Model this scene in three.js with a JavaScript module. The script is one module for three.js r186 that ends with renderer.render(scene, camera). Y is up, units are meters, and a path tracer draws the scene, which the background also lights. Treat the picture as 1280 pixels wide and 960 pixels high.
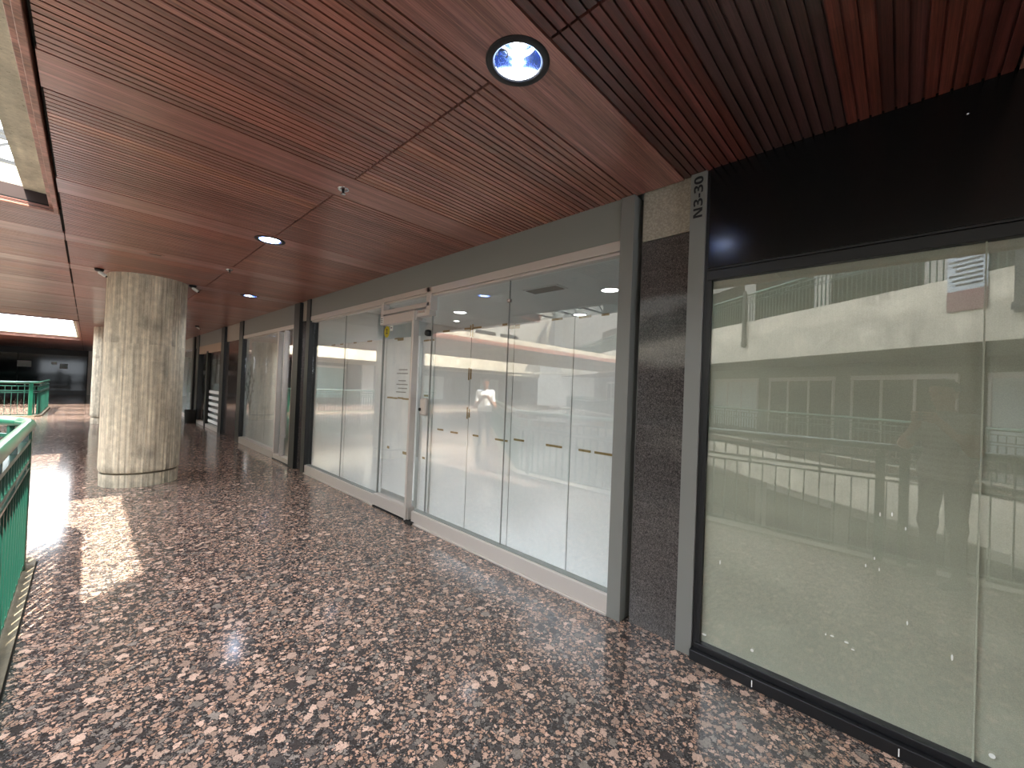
import * as THREE from 'three';
import { mergeGeometries } from 'three/addons/utils/BufferGeometryUtils.js';
import { RoundedBoxGeometry } from 'three/addons/geometries/RoundedBoxGeometry.js';
import { MarchingCubes } from 'three/addons/objects/MarchingCubes.js';
import { RectAreaLightUniformsLib } from 'three/addons/lights/RectAreaLightUniformsLib.js';
import { TextGeometry } from 'three/addons/geometries/TextGeometry.js';
import { FontLoader } from 'three/addons/loaders/FontLoader.js';
RectAreaLightUniformsLib.init();

// ---------------------------------------------------------------- camera, sky, sun, exposure
const scene = new THREE.Scene();
const renderer = new THREE.WebGLRenderer({ antialias: true });
renderer.toneMapping = THREE.LinearToneMapping;
renderer.toneMappingExposure = 1.26;
renderer.shadowMap.enabled = true;
const camera = new THREE.PerspectiveCamera(86.64, 1280 / 960, 0.02, 300);
camera.position.set(0, 1.5, 0);
camera.quaternion.setFromRotationMatrix(new THREE.Matrix4().makeBasis(
  new THREE.Vector3(0.69103249, 0.03984039, 0.72172491),
  new THREE.Vector3(-0.03550103, 0.99914553, -0.02116316),
  new THREE.Vector3(-0.72195137, -0.01099754, 0.6918564)));
scene.background = new THREE.Color(0.86, 0.93, 1.0);
scene.backgroundIntensity = 8.6;
const sun = new THREE.DirectionalLight(new THREE.Color(1.0, 0.92, 0.79), 19);
sun.position.set(-0.25 * 30 - 4, 30, 0.66 * 30 - 6);
sun.target.position.set(-4, 0, -6);
sun.castShadow = true;
sun.shadow.radius = 1.6;
Object.assign(sun.shadow.camera, { left: -30, right: 30, top: 30, bottom: -30, near: 1, far: 90 });
sun.shadow.mapSize.set(4096, 4096);
scene.add(sun, sun.target);

// ---------------------------------------------------------------- helpers
let seedState = 12345;
const rnd = () => { seedState = (seedState + 0x6d2b79f5) | 0; let t = Math.imul(seedState ^ (seedState >>> 15), 1 | seedState); t = (t + Math.imul(t ^ (t >>> 7), 61 | t)) ^ t; return ((t ^ (t >>> 14)) >>> 0) / 4294967296; };
const hash2 = (x, y) => { let h = Math.imul(x | 0, 374761393) + Math.imul(y | 0, 668265263); h = Math.imul(h ^ (h >>> 13), 1274126177); return ((h ^ (h >>> 16)) >>> 0) / 4294967296; };
const mod = (a, n) => ((a % n) + n) % n;
function vnoise(x, y, px, py) {            // value noise, periodic in px, py
  const xi = Math.floor(x), yi = Math.floor(y), fx = x - xi, fy = y - yi;
  const u = fx * fx * (3 - 2 * fx), v = fy * fy * (3 - 2 * fy);
  const h = (a, b) => hash2(mod(a, px), mod(b, py));
  return (h(xi, yi) * (1 - u) + h(xi + 1, yi) * u) * (1 - v) + (h(xi, yi + 1) * (1 - u) + h(xi + 1, yi + 1) * u) * v;
}
function dataTex(w, h, fn, srgb = true) {
  const d = new Uint8Array(w * h * 4);
  for (let y = 0; y < h; y++) for (let x = 0; x < w; x++) {
    const c = fn(x, y), i = (y * w + x) * 4;
    d[i] = Math.max(0, Math.min(255, c[0])); d[i + 1] = Math.max(0, Math.min(255, c[1])); d[i + 2] = Math.max(0, Math.min(255, c[2])); d[i + 3] = 255;
  }
  const t = new THREE.DataTexture(d, w, h, THREE.RGBAFormat);
  t.wrapS = t.wrapT = THREE.RepeatWrapping; t.magFilter = THREE.LinearFilter; t.minFilter = THREE.LinearMipmapLinearFilter; t.generateMipmaps = true;
  if (srgb) t.colorSpace = THREE.SRGBColorSpace;
  t.needsUpdate = true; return t;
}
const rep = (t, u, v, ou = 0, ov = 0) => { const c = t.clone(); c.repeat.set(u, v); c.offset.set(ou, ov); c.needsUpdate = true; return c; };
const used = new Map();
function numbered(name) { const n = used.get(name) ?? 0; used.set(name, n + 1); return n ? name + '_' + String(n).padStart(3, '0') : name; }
const shade = (m) => { m.castShadow = true; m.receiveShadow = true; return m; };
function mesh(name, geo, mat, parent) {
  const g = Array.isArray(geo) ? mergeGeometries(geo.map((q) => (q.index ? q.toNonIndexed() : q))) : geo;
  const m = shade(new THREE.Mesh(g, mat));
  m.name = name; (parent ?? scene).add(m); return m;
}
function thing(name, label, category, pos = [0, 0, 0], group, kind) {
  const o = new THREE.Group(); o.name = numbered(name); o.position.set(...pos);
  o.userData = { label, category }; if (group) o.userData.group = group; if (kind) o.userData.kind = kind;
  scene.add(o); return o;
}
const struct = (name, label, category) => thing(name, label, category, [0, 0, 0], undefined, 'structure');
// box from min/max with uv in metres
function bx(x0, x1, y0, y1, z0, z1) {
  const w = x1 - x0, h = y1 - y0, d = z1 - z0, g = new THREE.BoxGeometry(w, h, d);
  g.translate((x0 + x1) / 2, (y0 + y1) / 2, (z0 + z1) / 2);
  return uvm(g);
}
function uvm(g) {                            // triplanar uv in metres: u along the long horizontal, v the other
  const q = g.index ? g.toNonIndexed() : g, p = q.attributes.position, uv = new Float32Array(p.count * 2);
  if (!q.attributes.normal) q.computeVertexNormals();
  const n = q.attributes.normal;
  for (let i = 0; i < p.count; i++) {
    const ax = Math.abs(n.getX(i)), ay = Math.abs(n.getY(i)), az = Math.abs(n.getZ(i));
    if (ay >= ax && ay >= az) { uv[2 * i] = p.getX(i); uv[2 * i + 1] = p.getZ(i); }
    else if (ax >= az) { uv[2 * i] = p.getZ(i); uv[2 * i + 1] = p.getY(i); }
    else { uv[2 * i] = p.getX(i); uv[2 * i + 1] = p.getY(i); }
  }
  q.setAttribute('uv', new THREE.BufferAttribute(uv, 2)); return q;
}
function rbx(x0, x1, y0, y1, z0, z1, r = 0.004) {
  const g = new RoundedBoxGeometry(x1 - x0, y1 - y0, z1 - z0, 1, Math.min(r, (x1 - x0) / 2.01, (y1 - y0) / 2.01, (z1 - z0) / 2.01));
  g.translate((x0 + x1) / 2, (y0 + y1) / 2, (z0 + z1) / 2); return uvm(g);
}
function slab(pts, holes, y0, y1) {           // horizontal slab from plan points [x, z]
  const sh = new THREE.Shape(pts.map(([x, z]) => new THREE.Vector2(x, -z)));
  for (const h of holes) sh.holes.push(new THREE.Path(h.map(([x, z]) => new THREE.Vector2(x, -z))));
  const g = new THREE.ExtrudeGeometry(sh, { depth: y1 - y0, bevelEnabled: false, curveSegments: 24 });
  g.rotateX(-Math.PI / 2); g.translate(0, y0, 0); return uvm(g);
}
function wallAlong(ax, az, bxx, bz, y0, y1, t) {   // wall box between two plan points, thickness t centred
  const dx = bxx - ax, dz = bz - az, L = Math.hypot(dx, dz);
  const g = uvm(new THREE.BoxGeometry(L, y1 - y0, t)); g.rotateY(-Math.atan2(dz, dx)); g.translate((ax + bxx) / 2, (y0 + y1) / 2, (az + bz) / 2); return g;
}
function tube(pts, r, seg = 40, rad = 12) { return new THREE.TubeGeometry(new THREE.CatmullRomCurve3(pts.map((p) => new THREE.Vector3(...p)), false, 'catmullrom', 0.1), seg, r, rad, false); }
function lathe(pts, seg = 40) { return new THREE.LatheGeometry(pts.map(([r, y]) => new THREE.Vector2(r, y)), seg); }

// ---------------------------------------------------------------- textures
const FS = 2048, FM = 2.6;                    // granite: 2.6 m per tile
function graniteTexture() {
  const N = 140, cs = FS / N, cells = [];
  for (let j = 0; j < N; j++) for (let i = 0; i < N; i++) {
    const t = hash2(i * 7 + 1, j * 13 + 5), k = hash2(i * 3 + 11, j * 5 + 17), b = hash2(i + 101, j + 57);
    let col;
    if (t < 0.12) { const g = 50 + 34 * k; col = [g + 6, g, g - 2]; }
    else if (t < 0.32) { const g = 100 + 36 * k; col = [g + 12, g, g - 8]; }
    else { const g = 0.82 + 0.30 * k; const w = b; col = [(178 + 14 * w) * g, (139 + 22 * w) * g, (118 + 26 * w) * g]; }
    cells.push({ x: (i + 0.1 + 0.8 * hash2(i, j + 777)) * cs, y: (j + 0.1 + 0.8 * hash2(i + 555, j)) * cs, c: col, w: (hash2(i + 31, j + 91) - 0.5) * cs * 0.8 + (b > 0.97 ? cs * 1.0 : 0) });
  }
  return dataTex(FS, FS, (x, y) => {
    const wx = x + (vnoise(x / 11, y / 11, Math.ceil(FS / 11), 999) - 0.5) * 11 + (vnoise(x / 4, y / 4, 512, 512) - 0.5) * 7;
    const wy = y + (vnoise(x / 11 + 50, y / 11 + 9, 999, 999) - 0.5) * 11 + (vnoise(x / 4 + 7, y / 4 + 3, 512, 512) - 0.5) * 7;
    const ci = Math.floor(wx / cs), cj = Math.floor(wy / cs);
    let d1 = 1e9, d2 = 1e9, best = null;
    for (let j = cj - 1; j <= cj + 1; j++) for (let i = ci - 1; i <= ci + 1; i++) {
      const c = cells[mod(j, N) * N + mod(i, N)];
      const cx = c.x + (i - mod(i, N)) * cs, cy = c.y + (j - mod(j, N)) * cs;
      const d = Math.hypot(wx - cx, wy - cy) - c.w;
      if (d < d1) { d2 = d1; d1 = d; best = c; } else if (d < d2) d2 = d;
    }
    const n = vnoise(x / 3, y / 3, 683, 683), m = vnoise(x / 16 + 3, y / 16, 128, 128);
    const edge = (d2 - d1) / cs;
    let c = best.c.map((v) => v * (0.86 + 0.28 * n));
    const dark = edge < 0.15 + 0.5 * m * m ? 1 : 0;
    if (dark) { const g = 34 + 40 * n + (hash2(x >> 2, y >> 2) > 0.8 ? 34 : 0); c = [g + 5, g + 1, g]; }
    else if (n > 0.84) c = c.map((v) => v * 0.55);
    return c;
  });
}
const T_granite = graniteTexture();
const T_darkgranite = dataTex(512, 512, (x, y) => {
  const n = hash2(x >> 1, y >> 1), m = vnoise(x / 6, y / 6, 86, 86), k = vnoise(x / 3 + 9, y / 3, 171, 171);
  const g = 66 + 60 * (k - 0.3) + 44 * (n - 0.5) + 34 * (m - 0.5); return [g * 1.03, g * 0.97, g * 0.95];
});
const T_sandstone = dataTex(256, 256, (x, y) => {
  const n = hash2(x, y), m = vnoise(x / 5, y / 5, 52, 52); const g = 168 + 28 * (n - 0.5) + 36 * (m - 0.5); return [g, g * 0.95, g * 0.87];
});
const T_wood = dataTex(1024, 512, (x, y) => {     // 2 m x 0.5 m, grain along u
  const a = vnoise(x / 260, y / 3.2, 4, 160), b = vnoise(x / 60 + 40, y / 1.6, 17, 320), c = vnoise(x / 18, y / 1.1 + 5, 57, 466), d = vnoise(x / 300 + 2, y / 24, 4, 22);
  const g = 0.74 + 0.22 * (a - 0.5) + 0.16 * (b - 0.5) + 0.16 * (c - 0.5) + 0.22 * (d - 0.5);
  return [255 * g, 255 * g * (0.95 + 0.05 * a), 255 * g * (0.92 + 0.08 * d)];
});
const T_concrete = dataTex(1024, 1024, (x, y) => { // 2 m
  const a = vnoise(x / 180, y / 180, 6, 6), b = vnoise(x / 40, y / 40, 26, 26), c = vnoise(x / 7, y / 7, 147, 147), n = hash2(x, y), s = vnoise(x / 14, y / 300, 74, 4);
  let g = 190 + 36 * (a - 0.5) + 26 * (b - 0.5) + 18 * (c - 0.5) + 16 * (n - 0.5) + 26 * (s - 0.5);
  if (vnoise(x / 5 + 31, y / 5, 205, 205) > 0.93) g -= 40;
  return [g, g * 0.955, g * 0.86];
});
const T_column = dataTex(1024, 1024, (x, y) => {   // round the shaft: streaks running down
  const s1 = vnoise(x / 13, y / 420, 79, 3), s2 = vnoise(x / 5, y / 150 + 7, 205, 7), p = vnoise(x / 30, y / 30, 35, 35), q = vnoise(x / 4, y / 5, 256, 205), n = hash2(x, y), st = vnoise(x / 70 + 3, y / 160, 15, 7);
  let g = 200 + 46 * (s1 - 0.5) + 30 * (s2 - 0.5) + 26 * (p - 0.5) + 22 * (q - 0.5) + 10 * (n - 0.5);
  if (st > 0.68) g -= 90 * (st - 0.68);
  return [g, g * 0.945, g * 0.84];
});
const T_columnbump = dataTex(1024, 1024, (x, y) => {
  const s1 = vnoise(x / 13, y / 420, 79, 3), s2 = vnoise(x / 5, y / 150 + 7, 205, 7), q = vnoise(x / 4, y / 5, 256, 205), g = 255 * (0.5 * s1 + 0.3 * s2 + 0.2 * q); return [g, g, g];
}, false);
const T_smear = dataTex(512, 512, (x, y) => {      // wiped, slightly uneven gloss
  const a = vnoise(x / 70, y / 70, 8, 8), b = vnoise(x / 9, y / 40, 57, 13), g = 255 * (0.55 + 0.35 * a + 0.25 * (b - 0.5)); return [g, g, g];
}, false);
const T_paper = dataTex(512, 512, (x, y) => { const a = vnoise(x / 90, y / 90, 6, 6), b = vnoise(x / 6, y / 6, 86, 86), g = 238 + 10 * (a - 0.5) + 5 * (b - 0.5); return [g * 0.98, g, g * 0.995]; });
const T_film = dataTex(512, 512, (x, y) => { const a = vnoise(x / 110, y / 60, 5, 9), b = hash2(x, y), g = 205 + 14 * (a - 0.5) + 22 * (b - 0.5); return [g, g, g * 0.955]; });

// ---------------------------------------------------------------- materials
const std = (o) => new THREE.MeshStandardMaterial(o);
const phy = (o) => new THREE.MeshPhysicalMaterial(o);
const M = {};
M.floor = phy({ map: rep(T_granite, 1 / FM, 1 / FM), roughness: 0.13, specularIntensity: 0.8 });
M.darkGranite = phy({ map: rep(T_darkgranite, 1 / 0.5, 1 / 0.5), roughness: 0.08 });
M.sandstone = std({ map: rep(T_sandstone, 1 / 0.4, 1 / 0.4), roughness: 0.35 });
const woodTints = [[0.79, 0.54, 0.48], [0.76, 0.52, 0.47], [0.80, 0.54, 0.47], [0.73, 0.51, 0.46], [0.86, 0.60, 0.50], [0.75, 0.52, 0.47], [0.78, 0.51, 0.44], [0.79, 0.55, 0.49]];
const wlin = (c, k) => new THREE.Color().setRGB(c[0] * k, c[1] * k, c[2] * k, THREE.SRGBColorSpace);
M.wood = woodTints.map((t, i) => phy({ map: rep(T_wood, 0.5, 2, i * 0.137, i * 0.21), color: wlin(t, 0.98), roughness: 0.34, clearcoat: 0.35, clearcoatRoughness: 0.22 }));
M.woodRedDimmed = [[0.62, 0.34, 0.30], [0.52, 0.30, 0.27], [0.74, 0.48, 0.39], [0.44, 0.30, 0.28], [0.56, 0.29, 0.25], [0.48, 0.26, 0.24], [0.64, 0.34, 0.28], [0.46, 0.32, 0.31]].map((t, i) => phy({ map: rep(T_wood, 0.5, 2, i * 0.17, i * 0.23), color: wlin(t, 0.86), roughness: 0.4, clearcoat: 0.25, clearcoatRoughness: 0.25 }));  // varied red planks, colour also darkened to imitate dimmer light near the camera
M.strip = phy({ map: rep(T_wood, 0.5, 2, 0.33, 0.4), color: wlin([0.80, 0.55, 0.50], 0.97), roughness: 0.3, clearcoat: 0.35, clearcoatRoughness: 0.2 });
M.woodTrim = phy({ map: rep(T_wood, 2, 0.5, 0.1, 0.2), color: wlin([0.88, 0.62, 0.54], 0.9), roughness: 0.4 });
M.woodDark = std({ color: 0x2a1512, roughness: 0.6 });
M.void = std({ color: 0x0c0908, roughness: 0.9 });
M.concrete = std({ map: rep(T_concrete, 0.5, 0.5), roughness: 0.85 });
M.column = std({ map: T_column, bumpMap: T_columnbump, bumpScale: 0.006, roughness: 0.8 });
M.alu = std({ color: 0xcbc2bb, roughness: 0.38, metalness: 0.35 });
M.chrome = std({ color: 0xd8d8d8, roughness: 0.15, metalness: 1 });
M.greyPost = std({ color: 0x82817d, roughness: 0.5, metalness: 0.1 });
M.fascia = std({ color: 0x888983, roughness: 0.55 });
M.gasket = std({ color: 0x14140f, roughness: 0.6 });
M.darkPost = std({ color: 0x1b1c1d, roughness: 0.45 });
M.black = phy({ color: 0x060608, roughness: 0.17, specularIntensity: 1 });
M.blackFrame = std({ color: 0x17171a, roughness: 0.4 });
M.glass = phy({ color: 0xffffff, transmission: 1, roughness: 0, thickness: 0, ior: 1.75 });
M.paper = std({ map: rep(T_paper, 0.7, 0.7), roughness: 0.9 });
M.film = std({ map: rep(T_film, 1.2, 1.2), color: 0xd3d6c9, roughness: 0.8 });
M.frost = std({ map: rep(T_paper, 0.5, 0.5), color: 0xd3dad8, roughness: 0.6 });
M.tape = std({ color: 0x8f7a4a, roughness: 0.6 });
M.seam = std({ color: 0x8b8e8a, roughness: 0.8 });
M.white = std({ color: 0xdfe0dc, roughness: 0.7 });
M.inWall = std({ color: 0xcfd2ce, roughness: 0.8 });
M.green = phy({ color: 0x16513f, roughness: 0.3, clearcoat: 0.6, clearcoatRoughness: 0.15 });
M.greenDark = phy({ color: 0x123f34, roughness: 0.35, clearcoat: 0.4, clearcoatRoughness: 0.2 });
M.kerb = std({ map: rep(T_concrete, 0.9, 0.9), color: 0xa9a49b, roughness: 0.55 });
M.letter = std({ color: 0x15171c, roughness: 0.5 });
M.ring = std({ color: 0x101114, roughness: 0.35 });
M.reflector = std({ color: 0x8fa5d6, roughness: 0.14, metalness: 1 });
M.bulb = std({ color: 0xffffff, emissive: new THREE.Color(0.92, 0.96, 1), emissiveIntensity: 28 });
M.inLamp = std({ color: 0xffffff, emissive: new THREE.Color(0.94, 0.97, 1), emissiveIntensity: 9 });
M.darkGlass = phy({ color: 0x0b1012, roughness: 0.06, specularIntensity: 0.4 });
M.speck = std({ color: 0xf1f1ec, roughness: 0.8 });
M.dull = std({ color: 0x3a3a38, roughness: 0.7 });
M.plaster = std({ color: 0x8d8a82, roughness: 0.8 });

const D = 2.49, H = 2.8176;

// ---------------------------------------------------------------- plan of the atrium
const oppDir = [-0.6, -0.8], oppPt = [-10.0, -2.3];
const opp = (t, off = 0) => [oppPt[0] + oppDir[0] * t - 0.8 * off, oppPt[1] + oppDir[1] * t + 0.6 * off]; // off > 0: away from the corridor
const holeFloor = [[-0.36, 9.4], [-0.36, -4.85], [-0.40, -4.98], [-0.48, -5.10], [-7.6, -13.5], opp(9), opp(-13.5)];
const holeFloor2 = [[-26, -19.7], [-1.5, -19.7], [-1.2, -19.82], [-1.1, -20.1], [-1.1, -24.6], [-26, -24.6]];

// ---------------------------------------------------------------- floor
{
  const f = struct('floor', 'polished brown granite floor of the mall walkway', 'floor');
  mesh('slab', slab([[-30, 11], [2.62, 11], [2.62, -39], [-30, -39]], [holeFloor, holeFloor2], -0.25, 0), M.floor, f);
  // grey kerb under the railing
  const k = struct('trim_1', 'pale grey stone kerb under the green walkway railing', 'kerb');
  const kerbPts = [[-0.37, 9.4], [-0.37, -4.85], [-0.42, -5.03], [-0.50, -5.13], [-7.6, -13.52], [-7.51, -13.60], [-0.42, -5.22], [-0.30, -5.06], [-0.222, -4.85], [-0.222, 9.4]];
  mesh('kerb_stone', slab(kerbPts, [], -0.3, 0.018), M.kerb, k);
  mesh('kerb_joint', bx(-0.222, -0.214, -0.01, 0.003, -4.85, 9), M.gasket, k);
  const k2 = struct('trim_2', 'pale stone kerb round the far floor opening', 'kerb');
  mesh('kerb_stone', slab([[-26, -19.72], [-1.5, -19.72], [-1.22, -19.84], [-1.12, -20.1], [-1.12, -24.6], [-0.97, -24.6], [-0.97, -20.05], [-1.1, -19.72], [-1.45, -19.56], [-26, -19.56]], [], -0.3, 0.05), M.kerb, k2);
  // lower storey
  const lo = struct('floor_lower', 'pale floor of the storey below the atrium opening', 'floor');
  mesh('slab', slab([[-34, 14], [2.6, 14], [2.6, -40], [-34, -40]], [], -4.3, -4.1), M.plaster, lo);
  for (const b of [[-30, 2.6, -39, -38.8], [-30, 2.6, 13.8, 14], [2.4, 2.6, -39, 14], [-30, -29.8, -39, 14]]) mesh('storey_wall', bx(b[0], b[1], -4.2, -0.25, b[2], b[3]), M.plaster, lo);
}

// ---------------------------------------------------------------- ceiling
const PIT = 1.61, STRIP = 0.32, S0 = -1.1485;
const XA = [-0.195, 1.157, D - 0.004];
const stripHoles = [];
{
  const c = struct('ceiling', 'reddish brown grooved hardwood plank ceiling with plain lamp strips', 'ceiling');
  const PW = (PIT - STRIP) / 10, rp = PW / 3;
  const plankGeo = new Map();
  function plank(x0, x1) {
    const key = (x1 - x0).toFixed(3);
    if (!plankGeo.has(key)) {
      const L = (x1 - x0) / 2 - 0.006, gs = [bx(-L, L, 0.011, 0.018, 0, PW)];
      for (let r = 0; r < 3; r++) gs.push(bx(-L, L, 0, 0.0115, r * rp + 0.0045, (r + 1) * rp - 0.0045));
      plankGeo.set(key, mergeGeometries(gs));
    }
    return plankGeo.get(key);
  }
  let run = 0, tint = 0;
  const near = (z) => z > -9.3 && z < 1.2;
  function panel(x0, x1, zA, zB) {           // planks from zA (near) to zB (far)
    const n = Math.max(1, Math.round((zA - zB) / PW)), w = (zA - zB) / n;
    if (near((zA + zB) / 2)) {
      for (let i = 0; i < n; i++) {
        if (run-- <= 0) { tint = Math.floor(rnd() * 8); run = rnd() < 0.5 ? 0 : 1; }
        const set = zA > -0.995 && zA < 1.2 && x0 > -0.25 ? M.woodRedDimmed : M.wood;
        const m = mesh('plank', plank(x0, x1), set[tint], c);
        m.position.set((x0 + x1) / 2, H + (rnd() - 0.5) * 0.0012, zA - (i + 1) * w); m.scale.z = w / PW;
      }
    } else {
      for (let i = 0; i < n; i += 3) mesh('plank', bx(x0 + 0.003, x1 - 0.003, H, H + 0.018, zA - Math.min(n, i + 3) * w + 0.003, zA - i * w - 0.003), M.wood[Math.floor(rnd() * 8)], c);
    }
  }
  for (let k = -5; k < 23; k++) {
    const zs = S0 - k * PIT, zA = zs - STRIP / 2 - 0.008, zB = S0 - (k + 1) * PIT + STRIP / 2 + 0.006;
    // strip with round cut-outs for the lamps
    const lamp = k >= 0 && k % 2 === 0 ? [[1.157, zs]] : [];
    if (k === 4) { lamp.length = 0; lamp.push([1.76, zs]); }
    const sp = [[XA[0], zs + STRIP / 2], [XA[2], zs + STRIP / 2], [XA[2], zs - STRIP / 2], [XA[0], zs - STRIP / 2]];
    const circ = (x, z, r) => Array.from({ length: 40 }, (_, i) => [x + r * Math.cos(i * Math.PI / 20), z + r * Math.sin(i * Math.PI / 20)]);
    mesh('lamp_strip', slab(sp, k < 10 ? lamp.map(([x, z]) => circ(x, z, 0.118)) : [], H - 0.001, H + 0.017), M.strip, c);
    panel(XA[0], XA[1], zA, zB); panel(XA[1], XA[2], zA, zB);
    // soffit of the bridge to the left, between the two roof openings
    for (const [u0, u1] of [[-0.90, -0.203], [-1.547, -0.203], [-2.9, -1.553], [-4.25, -2.906]]) {
      const open1 = u0 > -0.95 ? -5.06 : -9.1, open2 = -15.5, open2e = -25.2;
      const rows = [[zs + STRIP / 2, zs - STRIP / 2, 1], [zA, zB, 0]];
      for (let [a, b, s] of rows) {
        const parts = [];
        const clip = (lo, hi) => { const p = Math.min(a, hi), q = Math.max(b, lo); if (p - q > 0.03) parts.push([p, q]); };
        if (u0 > -0.95) clip(-9.1, open1); else { clip(open2, open1); clip(-39, open2e); }
        for (const [p, q] of parts) s ? mesh('lamp_strip', bx(u0, u1, H - 0.001, H + 0.017, q, p), M.strip, c) : panel(u0, u1, p, q);
      }
    }
  }
  // dark backing above the grooves
  const sh = [[-0.2, 6.8], [D, 6.8], [D, -37.5], [-4.3, -37.5], [-4.3, -25.2], [-0.2, -25.2], [-0.2, -15.5], [-4.3, -15.5], [-4.3, -9.1], [-0.92, -9.1], [-0.92, -5.06], [-0.2, -5.06]];
  const lampAt = [[1.157, S0], [1.157, S0 - 2 * PIT], [1.76, S0 - 4 * PIT], [1.157, S0 - 6 * PIT], [1.157, S0 - 8 * PIT]];
  const circ = (x, z, r) => Array.from({ length: 32 }, (_, i) => [x + r * Math.cos(i * Math.PI / 16), z + r * Math.sin(i * Math.PI / 16)]);
  mesh('backing_board', slab(sh, lampAt.map(([x, z]) => circ(x, z, 0.119)), H + 0.019, H + 0.03), M.void, c);
  // edge trims of the roof openings
  const tr = struct('trim_3', 'reddish wooden edge trim round the near roof opening', 'trim');
  mesh('edge_board', rbx(-0.236, -0.208, H - 0.022, H + 0.12, -5.115, 9), M.woodTrim, tr);
  mesh('edge_board', rbx(-0.262, -0.237, H + 0.012, H + 0.12, -5.075, 9), M.woodTrim, tr);
  mesh('cross_board', rbx(-0.95, -0.237, H - 0.022, H - 0.006, -5.105, -5.06), M.woodTrim, tr);
  mesh('side_board', rbx(-0.95, -0.915, H - 0.022, H + 0.12, -9.15, -5.06), M.woodTrim, tr);
  mesh('far_cross_board', rbx(-14, -0.95, H - 0.022, H + 0.12, -9.15, -9.11), M.woodTrim, tr);
  mesh('cross_recess', bx(-0.95, -0.262, H - 0.006, H + 0.13, -5.10, -5.065), M.woodDark, tr);
  const tr2 = struct('trim_4', 'wooden edge trim round the far roof opening', 'trim');
  mesh('edge_board', bx(-0.25, -0.20, H - 0.02, H + 0.12, -25.2, -15.5), M.woodTrim, tr2);
  mesh('cross_board', bx(-4.3, -0.25, H - 0.02, H + 0.12, -15.56, -15.5), M.woodTrim, tr2);
  mesh('cross_board', bx(-4.3, -0.25, H - 0.02, H + 0.12, -25.2, -25.14), M.woodTrim, tr2);
  // concrete roof slab above
  const rs = struct('roof_slab', 'raw concrete slab above the wooden ceiling', 'roof');
  const z1 = -5.16;
  const hole1 = [[-0.40, 9.4], [-0.40, z1], [-1.0, z1], [-1.0, -9.25], [opp((-9.25 + 2.3) / -0.8)[0] - 0.25, -9.25], opp(-13.5, 0.18)];
  const hole2 = [[-24, -15.7], [-0.34, -15.7], [-0.34, -25.0], [-24, -25.0]];
  mesh('slab', slab([[-24.5, 11], [8, 11], [8, -39], [-24.5, -39]], [hole1, hole2], 2.93, 3.12), M.concrete, rs);
}

// ---------------------------------------------------------------- shop wall, posts and fascias
{
  const w = struct('wall_right', 'grey fascia and rear wall of the shop row', 'wall');
  mesh('fascia_panel', bx(D - 0.015, D + 0.1, 2.535, H + 0.1, -6.93, -1.40), M.fascia, w);
  mesh('fascia_panel', bx(D - 0.015, D + 0.1, 2.46, H + 0.1, -11.0, -7.70), M.fascia, w);
  mesh('fascia_panel', bx(D - 0.015, D + 0.1, 2.44, H + 0.1, -16.4, -13.2), M.fascia, w);
  mesh('fascia_panel', bx(D - 0.015, D + 0.1, 2.44, H + 0.1, -39, -17.3), M.fascia, w);
  mesh('back_wall', bx(7.9, 8.0, 0, 2.95, -39, 11), M.inWall, w);
  mesh('end_wall', bx(-0.3, 8, 0, 2.95, 10.8, 11), M.plaster, w);
  // shop interiors: partitions, floors, ceilings
  const parts = [[-1.15, -1.05], [-7.45, -7.25], [-11.6, -11.4], [-13.1, -12.9], [-17.2, -17.0], [5.9, 6.0]];
  for (const [a, b] of parts) mesh('partition', bx(D + 0.13, 7.9, 0, 2.95, a, b), M.inWall, w);
  mesh('shop_floor', bx(2.62, 7.9, -0.25, 0.0, -39, 11), M.inWall, w);
  const ic = struct('ceiling_shop', 'plain white ceiling inside the empty shop', 'ceiling');
  mesh('ceiling_board', bx(D + 0.1, 7.9, H, H + 0.05, -7.25, -1.15), M.white, ic);
  mesh('ceiling_board', bx(D + 0.1, 7.9, H, H + 0.05, -39, -7.45), M.inWall, ic);
  mesh('ceiling_board', bx(D + 0.1, 7.9, H, H + 0.05, -1.05, 6), M.inWall, ic);
  const vent = thing('ceiling_vent', 'slotted air vent in the white shop ceiling', 'vent', [4.1, H, -3.4]);
  mesh('frame', bx(-0.12, 0.12, -0.012, 0, -0.28, 0.28), M.white, vent);
  for (let i = 0; i < 6; i++) mesh('slat', bx(-0.10 + i * 0.035, -0.085 + i * 0.035, -0.02, -0.01, -0.25, 0.25), M.plaster, vent);
}
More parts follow.
